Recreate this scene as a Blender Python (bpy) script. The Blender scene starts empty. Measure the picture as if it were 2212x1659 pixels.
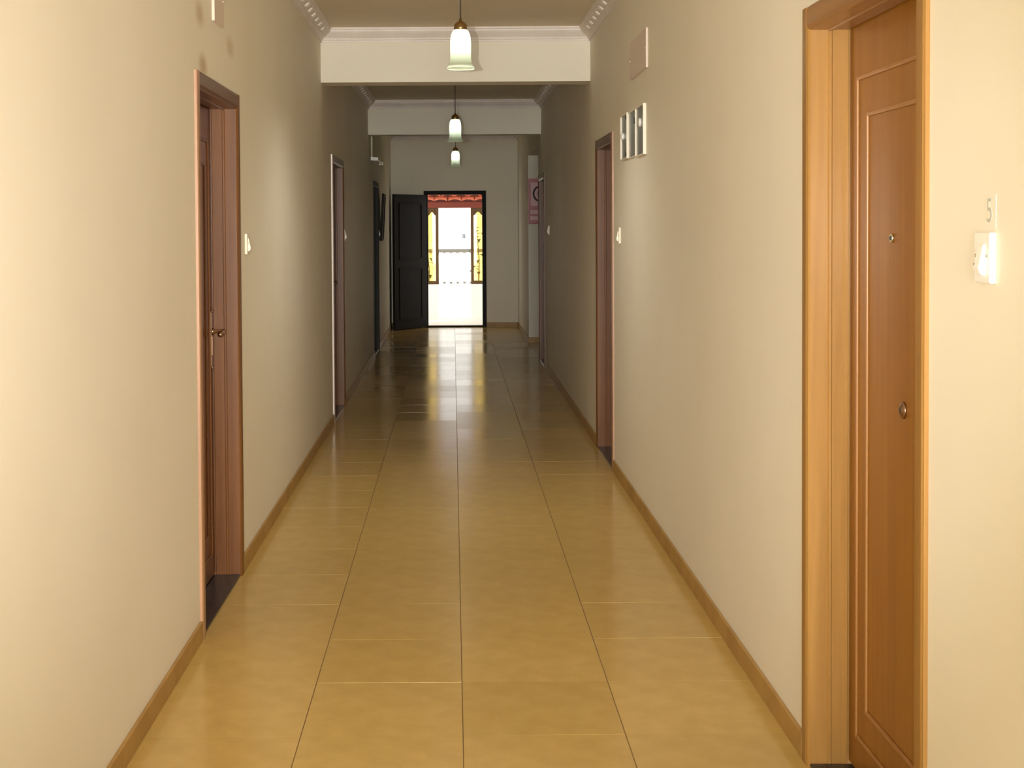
import bpy, bmesh, math, random
from mathutils import Matrix, Vector
random.seed(7)
S = bpy.context.scene
C = S.collection

# ------------------------------------------------------------------ camera
CAM_H = 1.56
pitch, roll = math.radians(1.6558), math.radians(-0.3573)
fwd = Vector((0, math.cos(pitch), -math.sin(pitch)))
rgt = Vector((1, 0, 0))
upv = rgt.cross(fwd)
r2 = rgt * math.cos(roll) + upv * math.sin(roll)
u2 = -rgt * math.sin(roll) + upv * math.cos(roll)
cam_d = bpy.data.cameras.new('camera')
cam = bpy.data.objects.new('camera', cam_d)
C.objects.link(cam)
cam.matrix_world = Matrix(((r2.x, u2.x, -fwd.x, 0), (r2.y, u2.y, -fwd.y, 0),
                           (r2.z, u2.z, -fwd.z, CAM_H), (0, 0, 0, 1)))
cam_d.sensor_width = 36
cam_d.lens = 3000 / 2212 * 36
cam_d.shift_x = 127.36 / 2212
cam_d.shift_y = -249.98 / 2212
cam_d.clip_start = 0.05
cam_d.clip_end = 500
S.camera = cam

# ------------------------------------------------------------------ world, sun, flash, added fill light from behind
w = bpy.data.worlds.new('sky')
S.world = w
w.use_nodes = True
bg = w.node_tree.nodes['Background']
bg.inputs[0].default_value = (1.0, 0.97, 0.90, 1)
bg.inputs[1].default_value = 1.7

sun_d = bpy.data.lights.new('sun', 'SUN')
sun_d.energy = 5.0
sun_d.angle = 0.01
sun_d.color = (1.0, 0.95, 0.85)
sun = bpy.data.objects.new('sun', sun_d)
C.objects.link(sun)
sun.rotation_euler = Vector((0.35, 0.45, -0.82)).to_track_quat('-Z', 'Y').to_euler()

fl_d = bpy.data.lights.new('camera_flash', 'SPOT')      # the photograph's flash, a hand's width left of the lens
fl_d.energy = 880
fl_d.shadow_soft_size = 0.02
fl_d.color = (1.0, 0.97, 0.93)
fl = bpy.data.objects.new('camera_flash', fl_d)
C.objects.link(fl)
fl.location = (-0.18, 0.02, 1.585)
fl_d.spot_size = math.radians(60)
fl_d.spot_blend = 1.0
fl.rotation_euler = Vector((0.02, 1, -0.02)).to_track_quat('-Z', 'Z').to_euler()

dl_d = bpy.data.lights.new('added_fill_behind', 'AREA')    # unseen fill light added before the closed near wall, standing in for daylight
dl_d.shape = 'RECTANGLE'
dl_d.size = 1.9
dl_d.size_y = 2.3
dl_d.energy = 380
dl_d.color = (0.82, 0.93, 1.0)
dl = bpy.data.objects.new('added_fill_behind', dl_d)
C.objects.link(dl)
dl.location = (0.03, -4.4, 1.35)
dl.rotation_euler = Vector((0, 1, 0)).to_track_quat('-Z', 'Z').to_euler()

S.cycles.max_bounces = 10          # long white corridor: let the light travel
S.cycles.diffuse_bounces = 7
S.cycles.glossy_bounces = 3

vs = S.view_settings
vs.view_transform = 'Standard'
vs.look = 'None'
vs.exposure = 0.05
vs.gamma = 1.0
vs.use_curve_mapping = False

# ------------------------------------------------------------------ dimensions
XL, XR = -0.969, 1.024
CEIL = 3.035
B1, B2, BT = 10.31, 16.07, 0.25
BEAM_Z = 2.642
END = 21.85
BACK = -4.5
WT = 0.23
OP0, OP1, OPZ = 16.6, 18.82, 2.535       # side passage on the right

# ------------------------------------------------------------------ helpers
def box(bm, x0, x1, y0, y1, z0, z1, bev=0.0):
    t = bmesh.new()
    bmesh.ops.create_cube(t, size=1)
    for v in t.verts:
        v.co = Vector((x0 + (v.co.x + .5) * (x1 - x0), y0 + (v.co.y + .5) * (y1 - y0), z0 + (v.co.z + .5) * (z1 - z0)))
    if bev:
        bmesh.ops.bevel(t, geom=t.edges[:], offset=bev, segments=2, profile=.5, affect='EDGES')
    join(bm, t)

def join(bm, t, mtx=None):
    if mtx:
        bmesh.ops.transform(t, matrix=mtx, verts=t.verts)
    mp = {v: bm.verts.new(v.co) for v in t.verts}
    for f in t.faces:
        try:
            nf = bm.faces.new([mp[v] for v in f.verts])
            nf.smooth = f.smooth
        except ValueError:
            pass
    t.free()

def lathe(bm, prof, seg=28, mtx=None, closed=False):
    t = bmesh.new()
    rings = []
    for r, z in prof:
        if r < 1e-6:
            rings.append([t.verts.new((0, 0, z))])
        else:
            rings.append([t.verts.new((r * math.cos(2 * math.pi * k / seg), r * math.sin(2 * math.pi * k / seg), z)) for k in range(seg)])
    pairs = list(zip(rings, rings[1:]))
    if closed:
        pairs.append((rings[-1], rings[0]))
    for a, b in pairs:
        for k in range(seg):
            q = [a[k % len(a)], a[(k + 1) % len(a)], b[(k + 1) % len(b)], b[k % len(b)]]
            u = []
            for v in q:
                if v not in u:
                    u.append(v)
            if len(u) > 2:
                f = t.faces.new(u)
                f.smooth = True
    bmesh.ops.recalc_face_normals(t, faces=t.faces)
    join(bm, t, mtx)

def axis_mtx(p, d):
    return Matrix.Translation(p) @ Vector(d).to_track_quat('Z', 'Y').to_matrix().to_4x4()

def tube(bm, p0, p1, r, seg=14, r1=None):
    p0, p1 = Vector(p0), Vector(p1)
    L = (p1 - p0).length
    r1 = r if r1 is None else r1
    lathe(bm, [(0, 0), (r, 0), (r1, L), (0, L)], seg, axis_mtx(p0, p1 - p0))

def ball(bm, p, r, seg=16, sz=1.0):
    n = 10
    lathe(bm, [(r * math.sin(math.pi * k / n), -r * sz * math.cos(math.pi * k / n)) for k in range(n + 1)], seg, Matrix.Translation(p))

def prism(bm, poly, axis, a, b):
    """poly: list of 2D points; extruded along axis ('x','y','z') from a to b."""
    t = bmesh.new()
    def P(p, h):
        if axis == 'x': return (h, p[0], p[1])
        if axis == 'y': return (p[0], h, p[1])
        return (p[0], p[1], h)
    A = [t.verts.new(P(p, a)) for p in poly]
    B = [t.verts.new(P(p, b)) for p in poly]
    t.faces.new(A)
    t.faces.new(B[::-1])
    for k in range(len(poly)):
        t.faces.new([A[k], B[k], B[(k + 1) % len(poly)], A[(k + 1) % len(poly)]])
    bmesh.ops.recalc_face_normals(t, faces=t.faces)
    join(bm, t)

def obj(name, bm, m, parent=None, loc=None):
    me = bpy.data.meshes.new(name)
    bmesh.ops.recalc_face_normals(bm, faces=bm.faces)
    bm.to_mesh(me)
    bm.free()
    if m:
        me.materials.append(m)
    o = bpy.data.objects.new(name, me)
    C.objects.link(o)
    if parent:
        o.parent = parent
    if loc:
        o.location = loc
    return o

def empty(name, loc, rz=0):
    o = bpy.data.objects.new(name, None)
    o.empty_display_size = .05
    C.objects.link(o)
    o.location = loc
    o.rotation_euler[2] = rz
    return o

def tag(o, label=None, cat=None, group=None, kind=None):
    if label: o['label'] = label
    if cat: o['category'] = cat
    if group: o['group'] = group
    if kind: o['kind'] = kind
    return o

def part(name, m, parent, fn, *a, **k):
    bm = bmesh.new()
    fn(bm, *a, **k)
    return obj(name, bm, m, parent)

# ------------------------------------------------------------------ materials
def mat(name, col, rough=.5, metal=0., spec=.5, coat=0., coat_rough=.1, emit=None, emit_s=0.):
    m = bpy.data.materials.new(name)
    m.use_nodes = True
    b = m.node_tree.nodes['Principled BSDF']
    b.inputs['Base Color'].default_value = (*col, 1)
    b.inputs['Roughness'].default_value = rough
    b.inputs['Metallic'].default_value = metal
    b.inputs['Specular IOR Level'].default_value = spec
    b.inputs['Coat Weight'].default_value = coat
    b.inputs['Coat Roughness'].default_value = coat_rough
    if emit:
        b.inputs['Emission Color'].default_value = (*emit, 1)
        b.inputs['Emission Strength'].default_value = emit_s
    return m

def N(m, t, **props):
    n = m.node_tree.nodes.new(t)
    for k, v in props.items():
        setattr(n, k, v)
    return n

def L(m, a, b):
    m.node_tree.links.new(a, b)

def noise_color(m, c0, c1, scale=(1, 1, 1), nscale=5., detail=4., coord='Object', lo=.35, hi=.65, rough=.55, bump=0., bscale=None):
    b = m.node_tree.nodes['Principled BSDF']
    tc = N(m, 'ShaderNodeTexCoord')
    mp = N(m, 'ShaderNodeMapping')
    mp.inputs['Scale'].default_value = scale
    L(m, tc.outputs[coord], mp.inputs['Vector'])
    nz = N(m, 'ShaderNodeTexNoise')
    nz.inputs['Scale'].default_value = nscale
    nz.inputs['Detail'].default_value = detail
    nz.inputs['Roughness'].default_value = rough
    L(m, mp.outputs[0], nz.inputs['Vector'])
    rp = N(m, 'ShaderNodeValToRGB')
    rp.color_ramp.elements[0].position = lo
    rp.color_ramp.elements[0].color = (*c0, 1)
    rp.color_ramp.elements[1].position = hi
    rp.color_ramp.elements[1].color = (*c1, 1)
    L(m, nz.outputs['Fac'], rp.inputs[0])
    L(m, rp.outputs[0], b.inputs['Base Color'])
    if bump:
        bp = N(m, 'ShaderNodeBump')
        bp.inputs['Strength'].default_value = bump
        bp.inputs['Distance'].default_value = .002
        L(m, nz.outputs['Fac'], bp.inputs['Height'])
        L(m, bp.outputs[0], b.inputs['Normal'])
    return rp

WALL0, WALL1 = (.768, .708, .574), (.795, .738, .608)
def wall_mat(name, stains=()):
    m = mat(name, WALL1, rough=.62, spec=.25)
    rp = noise_color(m, WALL0, WALL1, nscale=1.3, detail=3)
    b = m.node_tree.nodes['Principled BSDF']
    src = rp.outputs[0]
    geo = N(m, 'ShaderNodeNewGeometry')
    for (y, z, ry, rz, amt) in stains:
        sub = N(m, 'ShaderNodeVectorMath', operation='SUBTRACT')
        sub.inputs[1].default_value = (XL, y, z)
        L(m, geo.outputs['Position'], sub.inputs[0])
        mul = N(m, 'ShaderNodeVectorMath', operation='MULTIPLY')
        mul.inputs[1].default_value = (5, 1 / ry, 1 / rz)
        L(m, sub.outputs[0], mul.inputs[0])
        ln = N(m, 'ShaderNodeVectorMath', operation='LENGTH')
        L(m, mul.outputs[0], ln.inputs[0])
        mr = N(m, 'ShaderNodeMapRange')
        mr.inputs['From Min'].default_value = 1.15
        mr.inputs['From Max'].default_value = .35
        mr.inputs['To Min'].default_value = 0
        mr.inputs['To Max'].default_value = amt
        L(m, ln.outputs['Value'], mr.inputs['Value'])
        mx = N(m, 'ShaderNodeMix', data_type='RGBA')
        L(m, mr.outputs[0], mx.inputs[0])
        L(m, src, mx.inputs[6])
        mx.inputs[7].default_value = (.42, .29, .12, 1)
        src = mx.outputs[2]
    L(m, src, b.inputs['Base Color'])
    return m

M_wall = wall_mat('wall_paint')
M_wall_st = wall_mat('wall_paint_with_damp_spots', [(5.37, 2.39, .10, .055, .5), (6.10, 2.355, .12, .05, .38), (5.43, 2.20, .10, .05, .65)])
M_ceil = mat('ceiling_paint', (.56, .44, .28), rough=.7, spec=.2)
noise_color(M_ceil, (.70, .61, .46), (.74, .65, .50), nscale=1.1)
M_corn = mat('cornice_plaster', (.80, .72, .66), rough=.6, spec=.3)
noise_color(M_corn, (.76, .68, .62), (.82, .75, .69), nscale=6)

M_tile = mat('floor_tile', (.46, .27, .07), rough=.2, spec=.5)
def tile_nodes(m):
    b = m.node_tree.nodes['Principled BSDF']
    rp = noise_color(m, (.51, .335, .098), (.56, .375, .115), nscale=9, detail=5, coord='Object')
    oi = N(m, 'ShaderNodeObjectInfo')
    mr = N(m, 'ShaderNodeMapRange')
    mr.inputs['To Min'].default_value = .95
    mr.inputs['To Max'].default_value = 1.04
    L(m, oi.outputs['Random'], mr.inputs['Value'])
    hsv = N(m, 'ShaderNodeHueSaturation')
    L(m, mr.outputs[0], hsv.inputs['Value'])
    L(m, rp.outputs[0], hsv.inputs['Color'])
    L(m, hsv.outputs[0], b.inputs['Base Color'])
    r = N(m, 'ShaderNodeMapRange')
    r.inputs['To Min'].default_value = .15
    r.inputs['To Max'].default_value = .22
    L(m, oi.outputs['Random'], r.inputs['Value'])
    L(m, r.outputs[0], b.inputs['Roughness'])
tile_nodes(M_tile)
M_grout = mat('tile_grout', (.20, .115, .035), rough=.8)
M_skirt = mat('skirting_tile', (.42, .245, .07), rough=.42, spec=.3)
noise_color(M_skirt, (.36, .205, .055), (.44, .26, .075), nscale=6)

def wood(name, c0, c1, rough=.38, coat=.35, coat_rough=.22, along='z', spec=.5):
    m = mat(name, c1, rough=rough, coat=coat, coat_rough=coat_rough, spec=spec)
    sc = {'z': (26, 26, 1.1), 'y': (26, 1.1, 26), 'x': (1.1, 26, 26)}[along]
    noise_color(m, c0, c1, scale=sc, nscale=1.0, detail=6, lo=.3, hi=.7, rough=.6, bump=.06)
    return m
M_fr1 = wood('honey_frame_wood', (.26, .125, .026), (.36, .185, .046), coat=.2, spec=.3)
M_fr1y = wood('honey_frame_wood_head', (.24, .105, .026), (.35, .17, .05), along='y', coat=.2)
M_leaf1 = wood('amber_leaf_wood', (.24, .090, .008), (.32, .132, .013), coat=.15, spec=.3)
M_bead1 = wood('amber_bead_wood', (.30, .13, .03), (.38, .18, .05), coat=.2)
M_fr2 = wood('russet_frame_wood', (.125, .044, .010), (.20, .078, .019), coat=.15, coat_rough=.3, spec=.25)
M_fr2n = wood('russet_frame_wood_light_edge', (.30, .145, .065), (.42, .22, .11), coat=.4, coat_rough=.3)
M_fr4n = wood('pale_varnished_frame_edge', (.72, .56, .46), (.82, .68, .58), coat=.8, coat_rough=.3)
M_fr2y = wood('russet_frame_wood_head', (.10, .036, .013), (.16, .06, .022), along='y', coat=.2)
M_leaf2 = wood('russet_leaf_wood', (.115, .034, .009), (.18, .058, .016), coat=.3, spec=.3)
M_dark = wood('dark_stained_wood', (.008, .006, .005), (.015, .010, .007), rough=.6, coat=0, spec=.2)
M_slate = mat('dark_grey_door_paint', (.05, .047, .04), rough=.6, spec=.2)
M_granite = mat('black_granite', (.02, .02, .022), rough=.22)
noise_color(M_granite, (.012, .012, .013), (.06, .06, .065), nscale=60, detail=3, lo=.45, hi=.75)
M_white = mat('white_plastic', (.86, .82, .74), rough=.35)
M_cream = mat('cream_plastic', (.80, .73, .58), rough=.35)
M_plate = mat('painted_cover_plate', (.68, .56, .46), rough=.5)
M_black = mat('black_plastic', (.012, .012, .012), rough=.4)
M_chrome = mat('chrome', (.75, .73, .70), rough=.18, metal=1)
M_brass = mat('aged_brass', (.40, .25, .10), rough=.3, metal=1)
M_bronze = mat('antique_bronze', (.34, .21, .13), rough=.32, metal=1)
M_cord = mat('lamp_cord', (.07, .05, .035), rough=.6)
M_steel = mat('brushed_panel_metal', (.36, .35, .33), rough=.28, metal=.75)
M_red = mat('red_sign_board', (.42, .06, .075), rough=.4)
M_pink = mat('sign_panel', (.80, .50, .50), rough=.5)
M_ink = mat('sign_ink', (.05, .03, .04), rough=.5)
M_mark = mat('pencil_grey', (.50, .47, .41), rough=.7)
M_ext = mat('white_masonry', (.92, .90, .86), rough=.7)
M_porchfl = mat('porch_floor_paving', (.92, .90, .86), rough=.5)
M_porchwood = wood('porch_brown_wood', (.07, .035, .010), (.11, .055, .017), coat=0, spec=.2)
M_redwood = wood('porch_red_beam', (.16, .028, .016), (.22, .045, .024), along='x', coat=0, spec=.2)
M_clay = mat('clay_tile', (.62, .16, .085), rough=.6)
noise_color(M_clay, (.52, .12, .065), (.70, .20, .11), nscale=9)
M_rail = mat('rail_stone', (.13, .125, .105), rough=.7)
M_leafg = mat('plant_leaf', (.10, .12, .06), rough=.5)
noise_color(M_leafg, (.03, .04, .02), (.08, .09, .045), nscale=8)
M_bark = mat('plant_stem', (.12, .10, .06), rough=.8)
M_glassdark = mat('window_glass_dark', (.05, .06, .07), rough=.1)
M_far = mat('far_facade_paint', (.86, .86, .84), rough=.8)
M_pot = mat('terracotta_pot', (.55, .28, .14), rough=.7)

def amber_glass():
    m = bpy.data.materials.new('amber_glass')
    m.use_nodes = True
    nt = m.node_tree
    nt.nodes.clear()
    out = N(m, 'ShaderNodeOutputMaterial')
    tr = N(m, 'ShaderNodeBsdfTransparent')
    tr.inputs[0].default_value = (1.0, .84, .43, 1)
    gl = N(m, 'ShaderNodeBsdfGlossy')
    gl.inputs['Roughness'].default_value = .05
    fr = N(m, 'ShaderNodeFresnel')
    fr.inputs[0].default_value = 1.45
    mx = N(m, 'ShaderNodeMixShader')
    L(m, fr.outputs[0], mx.inputs[0])
    L(m, tr.outputs[0], mx.inputs[1])
    L(m, gl.outputs[0], mx.inputs[2])
    L(m, mx.outputs[0], out.inputs[0])
    return m
M_amber = amber_glass()

def frosted():
    m = bpy.data.materials.new('frosted_shade_glass')
    m.use_nodes = True
    nt = m.node_tree
    nt.nodes.clear()
    out = N(m, 'ShaderNodeOutputMaterial')
    tl = N(m, 'ShaderNodeBsdfTranslucent')
    tl.inputs[0].default_value = (.80, .88, .74, 1)
    df = N(m, 'ShaderNodeBsdfDiffuse')
    df.inputs[0].default_value = (.72, .76, .56, 1)
    gl = N(m, 'ShaderNodeBsdfGlossy')
    gl.inputs['Roughness'].default_value = .25
    m1 = N(m, 'ShaderNodeMixShader')
    m1.inputs[0].default_value = .40
    L(m, tl.outputs[0], m1.inputs[1])
    L(m, df.outputs[0], m1.inputs[2])
    m2 = N(m, 'ShaderNodeMixShader')
    m2.inputs[0].default_value = .06
    L(m, m1.outputs[0], m2.inputs[1])
    L(m, gl.outputs[0], m2.inputs[2])
    L(m, m2.outputs[0], out.inputs[0])
    return m
M_shade = frosted()
M_bulb = mat('lit_bulb', (1, 1, 1), emit=(.93, 1.0, .95), emit_s=14)

# ------------------------------------------------------------------ doors (positions first: walls leave openings)
FW = .065     # frame width
DOORS = [  # name, side, y0, y1, height, handle end, style
    ('door_1', 1, 2.985, 4.03, 2.182),
    ('door_2', -1, 5.235, 6.275, 2.162),
    ('door_3', 1, 8.83, 9.86, 2.168),
    ('door_4', -1, 11.10, 12.27, 2.156),
    ('door_5', 1, 15.42, 16.46, 2.17),
    ('door_6', -1, 16.92, 18.0, 2.145),
]

# ------------------------------------------------------------------ structure
def wall_side(name, x0, x1, side, y0, y1, m, label, extra=()):
    bm = bmesh.new()
    ops = [(d[2], d[3], d[4]) for d in DOORS if d[1] == side] + list(extra)
    ops.sort()
    y = y0
    for a, b, h in ops:
        box(bm, x0, x1, y, a, 0, CEIL)
        box(bm, x0, x1, a, b, h, CEIL)
        y = b
    box(bm, x0, x1, y, y1, 0, CEIL)
    return tag(obj(name, bm, m), label, 'wall', kind='structure')

wall_side('wall_left', XL - WT, XL, -1, BACK, END + .0, M_wall_st, 'cream painted corridor wall on the left with damp spots near the top')
wall_side('wall_right', XR, XR + WT, 1, BACK, END + .0, M_wall, 'cream painted corridor wall on the right with a side passage opening', [(OP0, OP1, OPZ)])

# end wall with doorway
EX0, EX1, EZ = -.455, .525, 2.148
bm = bmesh.new()
box(bm, XL - WT, EX0, END, END + WT, 0, CEIL)
box(bm, EX1, XR + WT, END, END + WT, 0, CEIL)
box(bm, EX0, EX1, END, END + WT, EZ, CEIL)
tag(obj('wall_back', bm, M_wall), 'dim beige end wall around the bright doorway', 'wall', kind='structure')

bm = bmesh.new()
box(bm, XL - WT, XR + WT, BACK, END + WT, CEIL, CEIL + .15)
tag(obj('ceiling', bm, M_ceil), 'plain tan ceiling split into bays by beams', 'ceiling', kind='structure')

bm = bmesh.new()
box(bm, XL - WT, XR + WT, BACK - .12, BACK, 0, CEIL)
tag(obj('wall_near', bm, M_wall), 'cream wall closing the corridor behind the viewer', 'wall', kind='structure')

# side passage on the right
bm = bmesh.new()
box(bm, XR + WT, 3.2, OP1, OP1 + .12, 0, CEIL)
box(bm, XR + WT, 3.2, OP0 - .12, OP0, 0, CEIL)
box(bm, 3.2, 3.32, OP0 - .12, OP1 + .12, 0, CEIL)
tag(obj('wall_passage', bm, M_wall), 'cream walls of the side passage behind the red sign', 'wall', kind='structure')
bm = bmesh.new()
box(bm, XR + WT, 3.32, OP0 - .12, OP1 + .12, CEIL, CEIL + .15)
tag(obj('ceiling', bm, M_ceil), 'tan ceiling of the side passage on the right', 'ceiling', kind='structure')
bm = bmesh.new()
box(bm, XR, 3.32, OP0 - .12, OP1 + .12, -.1, 0.0)
tag(obj('floor', bm, M_tile), 'tan floor of the side passage on the right', 'floor', kind='structure')

for i, yb in enumerate((B1, B2)):
    bm = bmesh.new()
    box(bm, XL, XR, yb, yb + BT, BEAM_Z, CEIL, 0)
    tag(obj('ceiling_beam', bm, M_wall), ['cream ceiling beam behind the nearest pendant lamp', 'dim cream ceiling beam farther along, behind the second pendant lamp'][i], 'beam', 'ceiling beams', kind='structure')

# floor: grout bed with separate tiles
bm = bmesh.new()
box(bm, XL, XR, BACK, END, -.10, -.0012)
floor = tag(obj('floor', bm, M_grout), 'glossy golden tan tiled corridor floor', 'floor', kind='structure')
TX = [XL, -.478, .022, .522, XR]
TG = .0017
TGY = .0005
def tile_mesh(wx, wy):
    bm = bmesh.new()
    box(bm, -wx / 2, wx / 2, -wy / 2, wy / 2, -.009, 0, 0)
    me = bpy.data.meshes.new('floor_tile')
    bm.to_mesh(me)
    bm.free()
    me.materials.append(M_tile)
    return me
ty0 = -.27
nrow = 45
for c in range(4):
    wx = TX[c + 1] - TX[c] - 2 * TG
    me = tile_mesh(wx, 0.5 - 2 * TGY)
    lasty = ty0 + (nrow - 1) * .5
    melast = tile_mesh(wx, END - lasty - 2 * TGY)
    for r in range(nrow):
        last = r == nrow - 1
        y = ty0 + r * .5
        yc = (y + END) / 2 if last else y + .25
        if yc > END: continue
        t = bpy.data.objects.new('floor_tile', melast if last else me)
        C.objects.link(t)
        t.parent = floor
        t.location = ((TX[c] + TX[c + 1]) / 2, yc, random.uniform(-.0002, .0002))
        t.rotation_euler = (random.gauss(0, .0008), random.gauss(0, .0005), 0)
bm = bmesh.new()
box(bm, XL + .002, XR - .002, BACK, ty0 - .002, -.006, 0)
part_near = obj('floor_paving', bm, M_tile, floor)

# skirtings
SK, ST = .074, .012
def skirting(name, x0, x1, side, segs, label):
    bm = bmesh.new()
    for a, b in segs:
        box(bm, x0, x1, a, b, 0, SK, .002)
    return tag(obj(name, bm, M_skirt), label, 'skirting', kind='structure')
def gaps(side, y0, y1, extra=()):
    y, out = y0, []
    for a, b in sorted([(d[2], d[3]) for d in DOORS if d[1] == side] + list(extra)):
        out.append((y, a - .001))
        y = b + .001
    out.append((y, y1))
    return out
skirting('baseboard_left', XL, XL + ST, -1, gaps(-1, BACK, END), 'low tan tile skirting along the left wall')
skirting('baseboard_right', XR - ST, XR, 1, gaps(1, BACK, END, [(OP0, OP1)]), 'low tan tile skirting along the right wall')
bm = bmesh.new()
box(bm, XR, 3.2, OP1 - ST, OP1, 0, SK, .002)
tag(obj('baseboard_passage', bm, M_skirt), 'tan tile skirting under the red sign', 'skirting', kind='structure')
bm = bmesh.new()
box(bm, XL + ST, EX0, END - ST, END, 0, SK, .002)
box(bm, EX1, XR - ST, END - ST, END, 0, SK, .002)
tag(obj('baseboard_back', bm, M_skirt), 'tan tile skirting along the end wall', 'skirting', kind='structure')

# cornices: cove profile (out, down)
CP = [(0, 0), (.088, 0), (.088, -.012), (.080, -.016), (.078, -.028), (.066, -.040), (.050, -.052), (.036, -.062), (.024, -.070), (.020, -.082), (.012, -.086), (.012, -.097), (0, -.097)]
def cornice_side(bm, side, y0, y1):
    X = XL if side < 0 else XR
    prism(bm, [(X - side * a, CEIL + z) for a, z in CP], 'y', y0, y1)
def cornice_cross(bm, y, s):
    prism(bm, [(y + s * a, CEIL + z) for a, z in CP], 'x', XL, XR)
def dent(bm, l=.115):
    # small raised leaf block, lying on the cove slope
    prof = [(-.024, 0), (-.017, .011), (.013, .013), (.023, .0)]
    t = bmesh.new()
    vs_ = []
    for yy, k in ((-l / 2, .45), (-l * .3, .95), (l * .3, .95), (l / 2, .45)):
        vs_.append([t.verts.new((a * (.6 + .4 * k), yy, b * k)) for a, b in prof])
    for p, q in zip(vs_, vs_[1:]):
        for k in range(3):
            t.faces.new([p[k], p[k + 1], q[k + 1], q[k]])
    t.faces.new(vs_[0][::-1]); t.faces.new(vs_[-1])
    for p, q in zip(vs_, vs_[1:]):
        t.faces.new([p[3], p[0], q[0], q[3]])
    join(bm, t)
dm = bmesh.new()
dent(dm)
bmesh.ops.recalc_face_normals(dm, faces=dm.faces)
dent_me = bpy.data.meshes.new('leaf_block')
dm.to_mesh(dent_me)
dm.free()
dent_me.materials.append(M_corn)
bays = [(BACK, B1), (B1 + BT, B2), (B2 + BT, END)]
n = 0
for bi, (a, b) in enumerate(bays):
    for side in (-1, 1):
        n += 1
        bm = bmesh.new()
        cornice_side(bm, side, a, b)
        cn = tag(obj('trim_%d' % n, bm, M_corn),
                 ('moulded plaster cornice along the %s wall ' % ('left' if side < 0 else 'right')) + ['in the nearest bay', 'between the two beams', 'beyond the far beam'][bi], 'cornice', kind='structure')
        X = XL if side < 0 else XR
        ang = math.radians(45)
        mtx = Matrix.Translation((X - side * .052, 0, CEIL - .050)) @ Matrix.Rotation(-side * math.radians(180 - 40) , 4, 'Y')
        if bi == 0:
            y = b - .36
            while y > 5.8:
                d = bpy.data.objects.new('leaf_block', dent_me)
                C.objects.link(d)
                d.parent = cn
                d.matrix_local = Matrix.Translation((0, y, 0)) @ mtx
                y -= .212
        elif bi == 1:
            t = bmesh.new()
            y = b - .36
            while y > a + .2:
                q = bmesh.new()
                dent(q)
                join(t, q, Matrix.Translation((0, y, 0)) @ mtx)
                y -= .212
            tag(obj('leaf_block_row', t, M_corn, cn), kind='stuff')
for (y, s, lb) in ((B1, -1, 'pale plaster cornice across the face of the near beam'), (B2, -1, 'pale plaster cornice across the face of the far beam'),
                   (B1 + BT, 1, 'plaster cornice on the rear of the near beam'), (B2 + BT, 1, 'plaster cornice on the rear of the far beam'),
                   (END, -1, 'pale plaster cornice on top of the end wall')):
    n += 1
    bm = bmesh.new()
    cornice_cross(bm, y, s)
    tag(obj('trim_%d' % n, bm, M_corn), lb, 'cornice', kind='structure')

# ------------------------------------------------------------------ corridor doors
def ring(bm, d0, d1, ya, yb, za, zb, wd, s):
    """bevelled rectangular bead; local x = s*depth"""
    xa, xb = sorted((s * d0, s * d1))
    b = min(.004, wd * .3)
    box(bm, xa, xb, ya, ya + wd, za, zb, b)
    box(bm, xa, xb, yb - wd, yb, za, zb, b)
    box(bm, xa, xb, ya + wd, yb - wd, za, za + wd, b)
    box(bm, xa, xb, ya + wd, yb - wd, zb - wd, zb, b)

REC = .112
def make_door(name, side, y0, y1, h, label, mf, mh, ml, mb, style):
    s = side
    X = XL if s < 0 else XR
    W = y1 - y0
    e = empty(name, (X, (y0 + y1) / 2, 0))
    tag(e, label, 'door', kind='structure')
    # jamb profile in (depth, inward) then mirrored
    jp = [(-.010, .003), (-.013, .010), (-.013, .050), (-.009, FW - .004), (-.004, FW), (.046, FW), (.049, FW + .004), (.056, FW + .004), (.059, FW), (.104, FW), (.108, FW - .012), (.20, FW - .012), (.20, 0), (-.010, 0)]
    for sg in (1, -1):
        bm = bmesh.new()
        poly = [(s * d, sg * (-W / 2 + u)) for d, u in jp]
        prism(bm, poly, 'z', 0, h - FW * .0)
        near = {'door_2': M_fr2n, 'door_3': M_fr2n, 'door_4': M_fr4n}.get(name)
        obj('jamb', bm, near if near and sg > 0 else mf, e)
    bm = bmesh.new()
    hp = [(s * d, h - u) for d, u in jp]
    prism(bm, hp, 'y', -W / 2 + FW - .008, W / 2 - FW + .008)
    obj('frame_head', bm, mh, e)
    # leaf
    la, lb = -W / 2 + FW - .010, W / 2 - FW + .010
    zt = h - FW + .010
    bm = bmesh.new()
    xa, xb = sorted((s * REC, s * (REC + .038)))
    box(bm, xa, xb, la, lb, .014, zt, .002)
    leaf = obj('leaf', bm, ml, e)
    if style != 'plain':
        for (m_, zb_, zt_) in ((.075, .11, zt - .15), (.168, .208, zt - .257)):
            bm = bmesh.new()
            ring(bm, REC - .006, REC + .002, la + m_, lb - m_, zb_, zt_, .013, s)
            obj('panel_bead', bm, mb, leaf)
    # threshold
    bm = bmesh.new()
    xa, xb = sorted((s * -.004, s * .20))
    box(bm, xa, xb, -W / 2 + FW + .0045, W / 2 - FW - .0045, 0, .010, .001)
    obj('threshold', bm, M_granite, e)
    return e, leaf, la, lb

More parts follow.
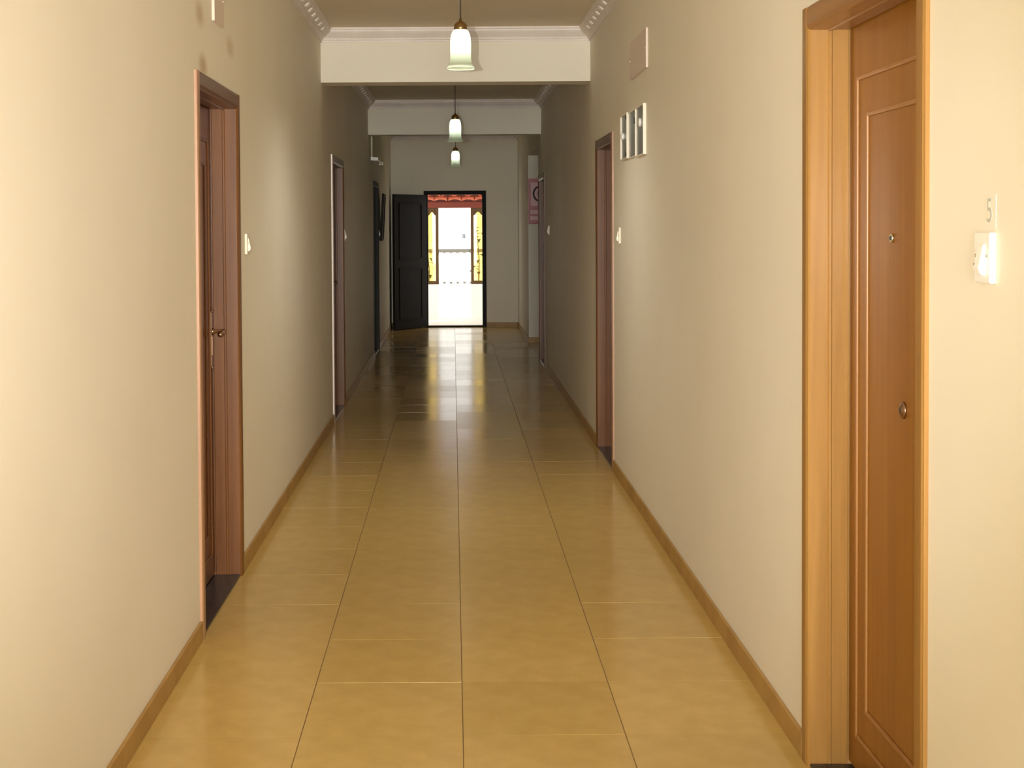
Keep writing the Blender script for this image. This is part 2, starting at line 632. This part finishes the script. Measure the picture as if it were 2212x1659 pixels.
def handle(leaf, s, y, z, sgn):
    """long bronze back plate with a lever; sgn = direction the lever points along y"""
    bm = bmesh.new()
    xa, xb = sorted((s * (REC - .007), s * (REC + .001)))
    prism_poly = [(-.020, -.12), (-.014, -.135), (0, -.142), (.014, -.135), (.020, -.12), (.020, .12), (.014, .135), (0, .142), (-.014, .135), (-.020, .12)]
    prism(bm, [(y + a, z + b) for a, b in prism_poly], 'x', xa, xb)
    pl = obj('handle_plate', bm, M_bronze, leaf)
    for dz in (-.125, .125):
        bm = bmesh.new()
        ball(bm, (s * (REC - .008), y, z + dz), .005, 10)
        obj('plate_screw', bm, M_bronze, pl)
    bm = bmesh.new()
    box(bm, *sorted((s * (REC - .012), s * (REC - .006))), y - .012, y + .012, z - .07, z + .015, .002)
    obj('plate_boss', bm, M_bronze, pl)
    bm = bmesh.new()
    zz = z + .035
    lathe(bm, [(0, 0), (.016, 0), (.014, .008), (.008, .014), (.0075, .05), (0, .05)], 16, axis_mtx(Vector((s * (REC - .006), y, zz)), (-s, 0, 0)))
    ball(bm, (s * (REC - .057), y, zz), .011)
    tube(bm, (s * (REC - .057), y, zz), (s * (REC - .060), y + sgn * .10, zz - .006), .009, 14, .011)
    ball(bm, (s * (REC - .060), y + sgn * .10, zz - .006), .0125)
    obj('lever', bm, M_bronze, pl)

dl_ = [
    ('honey coloured panelled wooden door nearest on the right, with peephole', M_fr1, M_fr1y, M_leaf1, M_bead1, 'panel'),
    ('reddish brown wooden door with bronze lever handle, nearest on the left', M_fr2, M_fr2y, M_leaf2, M_fr2, 'panel'),
    ('reddish wooden door on the right below the metal wall boxes', M_fr2, M_fr2y, M_leaf2, M_fr2, 'panel'),
    ('wooden door with glossy pale frame edge, second on the left wall', M_fr2, M_fr2y, M_leaf2, M_fr2, 'panel'),
    ('dark wooden door on the right just before the red sign', M_fr2, M_fr2y, M_leaf2, M_fr2, 'panel'),
    ('dark grey door farthest on the left, below the tube light', M_slate, M_slate, M_slate, M_slate, 'plain'),
]
for (nm, s, a, b, h), (lb_, mf, mh, ml, mb, st) in zip(DOORS, dl_):
    e, leaf, la, lb = make_door(nm, s, a, b, h, lb_, mf, mh, ml, mb, st)
    yc = (a + b) / 2
    if nm == 'door_1':
        bm = bmesh.new()
        lathe(bm, [(0, .004), (.006, .004), (.007, .006), (.0115, .006), (.0125, .003), (.0125, 0), (0, 0)], 20, axis_mtx(Vector((REC, 3.588 - yc, 1.527)), (-1, 0, 0)))
        pe = obj('peephole', bm, M_chrome, leaf)
        bm = bmesh.new()
        ball(bm, (REC - .004, 3.588 - yc, 1.527), .0055, 12)
        obj('lens', bm, M_glassdark, pe)
        bm = bmesh.new()
        lathe(bm, [(0, .010), (.012, .010), (.014, .008), (.0205, .006), (.0225, .003), (.0225, 0), (0, 0)], 22, axis_mtx(Vector((REC, 3.495 - yc, 1.093)), (-1, 0, 0)))
        lk = obj('lock_cylinder', bm, M_bronze, leaf)
        bm = bmesh.new()
        box(bm, REC - .0115, REC - .0095, 3.495 - yc - .0015, 3.495 - yc + .0015, 1.087, 1.099)
        obj('keyhole', bm, M_black, lk)
        handle(leaf, 1, la + .055, 1.03, 1)
    elif nm == 'door_2':
        handle(leaf, -1, lb - .050, 1.072, -1)
    elif nm == 'door_4':
        handle(leaf, -1, lb - .055, 1.06, -1)
    elif nm in ('door_3', 'door_5'):
        handle(leaf, 1, la + .055, 1.06, 1)

# ------------------------------------------------------------------ end doorway with open leaf
e = tag(empty('door_7', ((EX0 + EX1) / 2, END, 0)), 'dark doorway in the end wall with its leaf standing open, daylight behind', 'door', kind='structure')
hw = (EX1 - EX0) / 2
for sg in (-1, 1):
    bm = bmesh.new()
    xa, xb = sorted((sg * hw, sg * (hw - .062)))
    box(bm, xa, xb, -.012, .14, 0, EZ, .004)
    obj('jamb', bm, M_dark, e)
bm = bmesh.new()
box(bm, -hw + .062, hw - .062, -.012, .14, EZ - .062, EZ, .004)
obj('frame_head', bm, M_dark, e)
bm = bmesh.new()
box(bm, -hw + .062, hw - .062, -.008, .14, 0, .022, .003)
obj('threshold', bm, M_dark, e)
# leaf, hinged at the left jamb, swung towards the viewer and back
hx, hy = -hw + .03, -.02
LW = .86
dirv = Vector((-.905 - (EX0 + .03), -.66, 0))
LW = dirv.length
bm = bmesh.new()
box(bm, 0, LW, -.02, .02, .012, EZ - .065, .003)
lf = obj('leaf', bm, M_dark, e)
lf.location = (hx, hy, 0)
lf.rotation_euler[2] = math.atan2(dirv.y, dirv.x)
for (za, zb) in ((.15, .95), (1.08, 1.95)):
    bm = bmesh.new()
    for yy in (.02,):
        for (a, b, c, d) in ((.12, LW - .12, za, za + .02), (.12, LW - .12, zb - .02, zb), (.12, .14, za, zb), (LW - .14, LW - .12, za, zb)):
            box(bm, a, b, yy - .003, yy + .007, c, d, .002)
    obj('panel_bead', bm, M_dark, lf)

# ------------------------------------------------------------------ pendant lamps
def pendant(x, y, zb, label, power):
    e = tag(empty('pendant_lamp', (x, y, zb)), label, 'lamp', 'pendant lamps along the corridor')
    zc = CEIL - zb
    part('ceiling_rose', M_brass, e, lathe, [(0, zc), (.055, zc), (.053, zc - .012), (.035, zc - .026), (.010, zc - .034), (0, zc - .034)])
    bm = bmesh.new()
    tube(bm, (0, 0, .27), (0, 0, zc - .03), .0042, 10)
    obj('cord', bm, M_cord, e)
    part('cap', M_brass, e, lathe, [(0, .282), (.006, .282), (.009, .270), (.014, .264), (.026, .258), (.035, .246), (.037, .228), (.037, .216), (.033, .214), (.0, .214)])
    prof = [(.0775, .002), (.0755, .010), (.066, .022), (.0595, .038), (.0575, .065), (.0575, .140), (.0565, .165), (.0525, .190), (.0455, .208), (.036, .219), (.030, .222)]
    sh = part('shade', M_shade, e, lathe, prof, 40)
    part('rim', M_shade, sh, lathe, [(.0775, .005), (.0793, .002), (.0775, -.001), (.0757, .002)], 40, None, True)
    part('bulb', M_bulb, e, lathe, [(0, .105), (.012, .108), (.021, .116), (.025, .13), (.024, .155), (.016, .18), (.013, .19), (0, .19)], 20)
    ld = bpy.data.lights.new('lamp_light', 'SPOT')       # light leaving the open mouth of the bell
    ld.energy = power
    ld.color = (1.0, 0.97, 0.90)
    ld.spot_size = math.radians(172)
    ld.spot_blend = 1.0
    ld.shadow_soft_size = .05
    lo_ = bpy.data.objects.new('lamp_light', ld)
    C.objects.link(lo_)
    lo_.parent = e
    lo_.location = (0, 0, -.006)
    part('socket', M_white, e, lathe, [(0, .19), (.018, .19), (.018, .214), (0, .214)], 16)
pendant(.050, 7.78, 2.447, 'lit frosted bell glass pendant lamp nearest the viewer', 38)
pendant(.030, 13.6, 2.405, 'lit frosted bell glass pendant lamp, middle of the three', 2)
pendant(.044, 19.3, 2.412, 'lit frosted bell glass pendant lamp farthest away, near the end wall', 2)

# ------------------------------------------------------------------ bell switches by the doors
def bell_switch(side, y, z, label, w_=.08, hh=.098, m=M_cream):
    s = -1 if side < 0 else 1
    X = XL if s < 0 else XR
    e = tag(empty('bell_switch', (X, y, z)), label, 'switch', 'bell switches beside the doors')
    bm = bmesh.new()
    box(bm, *sorted((0, -s * .013)), -w_ / 2, w_ / 2, -hh / 2, hh / 2, .004)
    obj('plate', bm, m, e)
    bm = bmesh.new()
    x0, x1 = -s * .012, -s * .025
    prism(bm, [(x0, .028), (x0 - s * .004, .024), (x1, -.020), (x0 - s * .008, -.032), (x0, -.034)], 'y', -.013, .011)
    obj('rocker', bm, m, e)
    for yy in (-.028, .028):
        bm = bmesh.new()
        ball(bm, (-s * .0132, yy, .004), .0032, 10)
        obj('screw', bm, M_chrome, e)
    bm = bmesh.new()
    ball(bm, (-s * .0135, .0335, -.013), .003, 10)
    obj('indicator', bm, M_black, e)
    return e
bell_switch(1, 2.655, 1.497, 'large white bell switch right of the honey coloured door', m=M_white)
bell_switch(-1, 6.50, 1.492, 'small cream bell switch beside the nearest left door')
bell_switch(1, 8.50, 1.508, 'small cream bell switch below the metal wall boxes')
bell_switch(-1, 12.37, 1.503, 'tiny cream bell switch beside the second left door')
bell_switch(1, 14.73, 1.533, 'tiny cream bell switch before the far right door')
bell_switch(-1, 18.07, 1.50, 'tiny cream bell switch beside the far grey left door')

# room number above the near switch
e = tag(empty('room_number', (XR, 2.648, 1.585)), 'faint grey number 5 plate on the wall above the white bell switch', 'number plate')
bm = bmesh.new()
box(bm, -.0008, 0, -.030, .030, -.033, .033, 0)
obj('plate', bm, M_wall, e)
fc = bpy.data.curves.new('numeral', 'FONT')
fc.body = '5'
fc.size = .066
fc.extrude = .0004
fc.align_x = 'CENTER'
fc.align_y = 'CENTER'
to = bpy.data.objects.new('numeral_tmp', fc)
C.objects.link(to)
bpy.context.view_layer.update()
me = bpy.data.meshes.new_from_object(to.evaluated_get(bpy.context.evaluated_depsgraph_get()))
bpy.data.objects.remove(to)
me.materials.clear()
me.materials.append(M_mark)
no = bpy.data.objects.new('numeral', me)
C.objects.link(no)
no.parent = e
no.matrix_local = Matrix(((0, 0, -1, -.0012), (-1, 0, 0, 0), (0, 1, 0, 0), (0, 0, 0, 1)))

# ------------------------------------------------------------------ cover plates and wall boxes
def cover(side, y0, y1, z0, z1, label):
    s = -1 if side < 0 else 1
    X = XL if s < 0 else XR
    e = tag(empty('junction_cover', (X, (y0 + y1) / 2, z0)), label, 'cover plate', 'painted junction covers high on the walls')
    hw_ = (y1 - y0) / 2
    bm = bmesh.new()
    box(bm, *sorted((0, -s * .012)), -hw_, hw_, 0, z1 - z0, .002)
    obj('plate', bm, M_plate, e)
    for yy in (-hw_ + .02, hw_ - .02):
        bm = bmesh.new()
        ball(bm, (-s * .0125, yy, (z1 - z0) / 2), .004, 10)
        obj('screw', bm, M_plate, e)
cover(-1, 5.64, 5.86, 2.405, 2.62, 'painted junction cover high above the nearest left door')
cover(1, 7.27, 7.92, 2.392, 2.60, 'painted junction cover above the metal wall boxes')

def wall_box(y0, y1, z0, z1, dep, label, extra):
    e = tag(empty('wall_box', (XR, (y0 + y1) / 2, z0)), label, 'electrical box', 'metal wall boxes above the right door')
    hw_, hh = (y1 - y0) / 2, z1 - z0
    bm = bmesh.new()
    box(bm, -dep * .55, 0, -hw_ + .006, hw_ - .006, .006, hh - .006, .003)
    obj('housing', bm, M_steel, e)
    bm = bmesh.new()
    ring(bm, -.0, dep, -hw_, hw_, 0, hh, .007, -1)
    obj('frame', bm, M_cream, e)
    extra(e, hw_, hh, dep)
def ex_far(e, hw_, hh, dep):
    bm = bmesh.new()
    lathe(bm, [(0, .016), (.016, .016), (.020, .012), (.020, 0), (0, 0)], 18, axis_mtx(Vector((-dep * .55, .04, hh * .52)), (-1, 0, 0)))
    obj('knob', bm, M_white, e)
    for z in (.025, hh - .025):
        bm = bmesh.new()
        box(bm, -dep * .55 - .008, -dep * .55, -hw_ + .03, -hw_ + .055, z - .012, z + .012, .002)
        obj('latch', bm, M_black, e)
def ex_mid(e, hw_, hh, dep):
    bm = bmesh.new()
    box(bm, -dep * .55 - .010, -dep * .55, -hw_ + .03, -hw_ + .065, hh * .68, hh * .82, .003)
    obj('switch', bm, M_black, e)
def ex_near(e, hw_, hh, dep):
    bm = bmesh.new()
    lathe(bm, [(0, .012), (.018, .012), (.024, .009), (.024, 0), (0, 0)], 18, axis_mtx(Vector((-dep * .55, -.02, hh * .66)), (-1, 0, 0)))
    obj('knob', bm, M_white, e)
wall_box(8.035, 8.34, 1.958, 2.222, .018, 'grey metal wall box with small white knob, farthest of the three', ex_far)
wall_box(7.675, 8.03, 1.952, 2.218, .010, 'shallow grey metal wall box with dark switch, middle of the three', ex_mid)
wall_box(7.345, 7.67, 1.944, 2.214, .018, 'grey metal wall box with thick cream edge, nearest of the three', ex_near)

# ------------------------------------------------------------------ tube light on the left wall beyond the far beam
e = tag(empty('tube_light', (XL + .003, 17.05, 2.385)), 'unlit white tube light on the left wall beyond the far beam', 'light')
bm = bmesh.new()
box(bm, 0, .042, -.62, .62, -.02, .022, .004)
obj('channel', bm, M_white, e)
for yy in (-.60, .60):
    bm = bmesh.new()
    box(bm, .03, .09, yy - .018, yy + .018, -.022, .018, .004)
    obj('end_holder', bm, M_white, e)
bm = bmesh.new()
tube(bm, (.068, -.585, -.002), (.068, .585, -.002), .014, 16)
obj('tube', bm, M_white, e)
bm = bmesh.new()
tube(bm, (.014, -.60, .02), (.014, -.60, CEIL - 2.385 - .10), .011, 10)
obj('conduit', bm, M_cream, e)

# framed picture hanging tilted on left wall
e = tag(empty('framed_picture', (XL + .012, 18.42, 1.40)), 'dark framed picture hanging tilted on the left wall past the grey door', 'picture')
e.rotation_euler[1] = math.radians(3.2)
bm = bmesh.new()
ring(bm, 0, .028, -.26, .26, 0, .62, .035, 1)
obj('frame', bm, M_dark, e)
bm = bmesh.new()
box(bm, .004, .016, -.226, .226, .034, .586)
obj('picture_panel', bm, M_slate, e)

# ------------------------------------------------------------------ red sign in the side passage
e = tag(empty('sign_board', (1.20, OP1, 1.609)), 'red sign with a dark ring on a pale panel, facing the corridor', 'sign')
bm = bmesh.new()
box(bm, -.172, .172, -.014, 0, 0, .613, .003)
obj('board', bm, M_red, e)
bm = bmesh.new()
box(bm, -.142, .142, -.017, -.013, .244, .563, .001)
obj('pale_panel', bm, M_pink, e)
bm = bmesh.new()
lathe(bm, [(.093, 0), (.117, 0), (.117, .003), (.093, .003)], 40, axis_mtx(Vector((0, -.0165, .408)), (0, -1, 0)), True)
obj('ring', bm, M_ink, e)
bm = bmesh.new()
lathe(bm, [(0, .003), (.052, .003), (.052, 0), (0, 0)], 26, axis_mtx(Vector((0, -.0165, .408)), (0, -1, 0)))
obj('symbol', bm, M_ink, e)
for z in (.135, .055):
    bm = bmesh.new()
    box(bm, -.152, .152, -.017, -.013, z, z + .052, .001)
    obj('text_strip', bm, M_pink, e)

# ------------------------------------------------------------------ porch beyond the end door
bm = bmesh.new()
box(bm, -6, 6, END + WT, 31, -.12, -.004)
box(bm, EX0, EX1, END, END + WT, -.12, -.004)
tag(obj('floor_porch', bm, M_porchfl), 'white sunlit porch floor beyond the end door', 'floor', kind='structure')
PY = 24.4
bm = bmesh.new()
box(bm, -3, 3, END + WT, PY + .55, 2.62, 2.75)  # unseen slab added to keep overhead sky light out of the corridor
tag(obj('sky_block_porch', bm, M_ext), 'unseen white slab added over the porch outside the end door to block sky light', 'roof', kind='structure')
k = PY / 25.
def PX(x): return x * k
def PZ(z): return CAM_H + (z - CAM_H) * k
SILL = PZ(.552)
for i, (a, b) in enumerate(((-1.6, PX(-.257)), (PX(.322), 1.6))):
    bm = bmesh.new()
    box(bm, a, b, PY - .06, PY + .06, -.004, SILL, 0)
    tag(obj('wall_porch_%s' % ('left' if i == 0 else 'right'), bm, M_ext), 'low white porch wall under the %s amber side window' % ('left' if i == 0 else 'right'), 'wall', kind='structure')
pf = tag(empty('porch_screen', (0, PY, 0)), 'brown wooden porch screen with arched amber side lights', 'porch frame')
posts = [PX(-.283), PX(.349), PX(-.465), PX(.562)]
for x in posts:
    bm = bmesh.new()
    box(bm, x - .026, x + .026, -.03, .03, SILL, PZ(1.93), .003)
    obj('post', bm, M_porchwood, pf)
bm = bmesh.new()
box(bm, -1.6, 1.6, -.05, .05, PZ(1.924), PZ(2.03), .004)
obj('header', bm, M_redwood, pf)
for sgn, (a, b) in ((-1, (posts[2] + .026, posts[0] - .026)), (1, (posts[1] + .026, posts[3] - .026))):
    bm = bmesh.new()
    box(bm, a - .05, b + .05, -.05, .05, SILL, SILL + .06, .004)
    obj('sill', bm, M_porchwood, pf)
    # arched spandrel
    bm = bmesh.new()
    c = (a + b) / 2
    zt, zs, zp = PZ(1.925), PZ(1.785), PZ(1.852)
    pts = [(a, zt), (a, zs), (a + (c - a) * .35, zs + (zp - zs) * .25), (a + (c - a) * .7, zs + (zp - zs) * .8), (c, zp), (b - (b - c) * .7, zs + (zp - zs) * .8), (b - (b - c) * .35, zs + (zp - zs) * .25), (b, zs), (b, zt)]
    for p, q in zip(pts[1:-2], pts[2:-1]):
        prism(bm, [(p[0], p[1]), (q[0], q[1]), (q[0], zt), (p[0], zt)], 'y', -.02, .02)
    obj('spandrel', bm, M_porchwood, pf)
    bm = bmesh.new()
    box(bm, a, b, -.004, .004, SILL + .06, PZ(1.80) + .08, 0)
    obj('amber_pane', bm, M_amber, pf)
for x0, x1 in ((-1.6, posts[2] - .026), (posts[3] + .026, 1.6)):
    bm = bmesh.new()
    box(bm, x0, x1, -.02, .02, SILL, PZ(1.93), .002)
    obj('side_board', bm, M_porchwood, pf)
# clay tiles on the eave
ev = tag(empty('tiled_eave', (0, PY - .02, PZ(2.03))), 'row of red clay eave tiles above the porch screen', 'roof tiles')
bm = bmesh.new()
box(bm, -1.6, 1.6, .02, .10, 0, .42, 0)
obj('eave_board', bm, M_redwood, ev)
def clay(bm):
    n_ = 8
    o_, i_ = [], []
    for q in range(n_ + 1):
        a = math.pi * q / n_
        o_.append((-.112 * math.cos(a), .028 + .030 * math.sin(a)))
        i_.append((-.098 * math.cos(a), .016 + .028 * math.sin(a)))
    poly = o_ + i_[::-1]
    t = bmesh.new()
    A = [t.verts.new((x, -.09, z)) for x, z in poly]
    B = [t.verts.new((x * .92, .24, z + .15)) for x, z in poly]
    m_ = len(poly)
    for q in range(n_):
        for R, fl_ in ((A, False), (B, True)):
            f = [R[q], R[q + 1], R[m_ - 2 - q], R[m_ - 1 - q]]
            t.faces.new(f[::-1] if fl_ else f)
    for q in range(m_):
        t.faces.new([A[q], B[q], B[(q + 1) % m_], A[(q + 1) % m_]])
    join(bm, t)
ct = bmesh.new()
clay(ct)
bmesh.ops.recalc_face_normals(ct, faces=ct.faces)
ct_me = bpy.data.meshes.new('clay_tile')
ct.to_mesh(ct_me)
ct.free()
ct_me.materials.append(M_clay)
for row in range(2):
    for q in range(-6, 7):
        o = bpy.data.objects.new('clay_tile', ct_me)
        C.objects.link(o)
        o.parent = ev
        o.location = (.03 + q * .236 + row * .118 + random.uniform(-.006, .006), row * .06, row * .082 + random.uniform(-.004, .004))
        o.rotation_euler[1] = random.uniform(-.03, .03)

# balustrade on a plinth
RY = 29.0
bm = bmesh.new()
box(bm, -6, 6, RY - .12, RY + .12, -.004, .40, .01)
tag(obj('wall_plinth', bm, M_ext), 'white sunlit plinth under the porch balustrade', 'wall', kind='structure')
bl = tag(empty('balustrade', (.05, RY, .40)), 'stone balustrade outside the end door, washed out by sunlight', 'railing')
bm = bmesh.new()
box(bm, -3, 3, -.09, .09, .655, .725, .01)
obj('hand_rail', bm, M_rail, bl)
bp_ = bmesh.new()
lathe(bp_, [(0, .04), (.030, .04), (.022, .07), (.040, .16), (.046, .22), (.034, .34), (.022, .46), (.020, .56), (.032, .60), (.032, .655), (0, .655)], 12)
b_me = bpy.data.meshes.new('baluster')
bp_.to_mesh(b_me); bp_.free()
b_me.materials.append(M_ext)
bp_ = bmesh.new()
box(bp_, -.028, .028, -.028, .028, 0, .04, .004)
f_me = bpy.data.meshes.new('baluster_foot')
bp_.to_mesh(f_me); bp_.free()
f_me.materials.append(M_rail)
for q in range(-8, 9):
    o = bpy.data.objects.new('baluster', b_me)
    C.objects.link(o); o.parent = bl
    o.location = (-.092 + q * .1393, 0, 0)
    f = bpy.data.objects.new('foot', f_me)
    C.objects.link(f); f.parent = o

# plants behind the side lights
def plant(x, y, z0, h, nl, label, seed, spread=.24, name='potted_plant'):
    rnd = random.Random(seed)
    e = tag(empty(name, (x, y, z0)), label, 'plant', 'plants behind the porch screen')
    bm = bmesh.new()
    lathe(bm, [(0, 0), (.09, 0), (.12, .22), (.13, .22), (.13, .25), (.11, .25), (.105, .22), (0, .22)], 20)
    obj('pot', bm, M_pot, e)
    bm = bmesh.new()
    tube(bm, (0, 0, .2), (.02, 0, h * .6), .014, 8, .008)
    tube(bm, (.02, 0, h * .6), (-.02, 0.02, h), .008, 8, .004)
    obj('stem', bm, M_bark, e)
    for q in range(nl):
        a = rnd.uniform(0, 2 * math.pi)
        z = h * (.45 + .55 * q / nl)
        Ln = rnd.uniform(.6, 1.2) * spread
        t = bmesh.new()
        pts = []
        for s_ in range(6):
            u = s_ / 5
            wdt = .042 * math.sin(math.pi * min(1, u * .9 + .08)) + .001
            zz = .10 * u - .16 * u * u
            pts.append([t.verts.new((u * Ln, -wdt, zz + .006)), t.verts.new((u * Ln, 0, zz)), t.verts.new((u * Ln, wdt, zz + .006))])
        for p, q2 in zip(pts, pts[1:]):
            for c_ in range(2):
                t.faces.new([p[c_], q2[c_], q2[c_ + 1], p[c_ + 1]])
        o = obj('leaf', t, M_leafg, e)
        o.location = (0, 0, z)
        o.rotation_euler[2] = a
plant(.47, 26.0, -.004, 1.62, 16, 'leafy potted plant behind the right amber side light', 3)
plant(-.47, 26.4, -.004, 1.30, 9, 'slender potted plant behind the left amber side light', 5, .14)

# far building
e = tag(empty('far_building', (1.5, 48, -.1)), 'pale building far outside with small dark windows', 'building')
bm = bmesh.new()
box(bm, -1.5, 7, 0, 4, 0, 2.0)
obj('wall', bm, M_far, e)
for x in (-1.12, -.2, 1.2, 2.4):
    bm = bmesh.new()
    box(bm, x - .06, x + .06, -.03, .02, 1.30, 1.47, .005)
    wf = obj('window', bm, M_far, e)
    bm = bmesh.new()
    box(bm, x - .05, x + .05, -.036, -.028, 1.31, 1.46)
    obj('pane', bm, M_glassdark, wf)
bm = bmesh.new()
box(bm, -1.7, 7.2, -.2, 4.2, 2.0, 2.12, .01)
obj('roof', bm, M_far, e)
bm = bmesh.new()
box(bm, -60, 60, 31, 160, -.3, -.1)
tag(obj('ground_outside', bm, M_porchfl), 'bleached ground outside beyond the balustrade', 'ground', kind='structure')
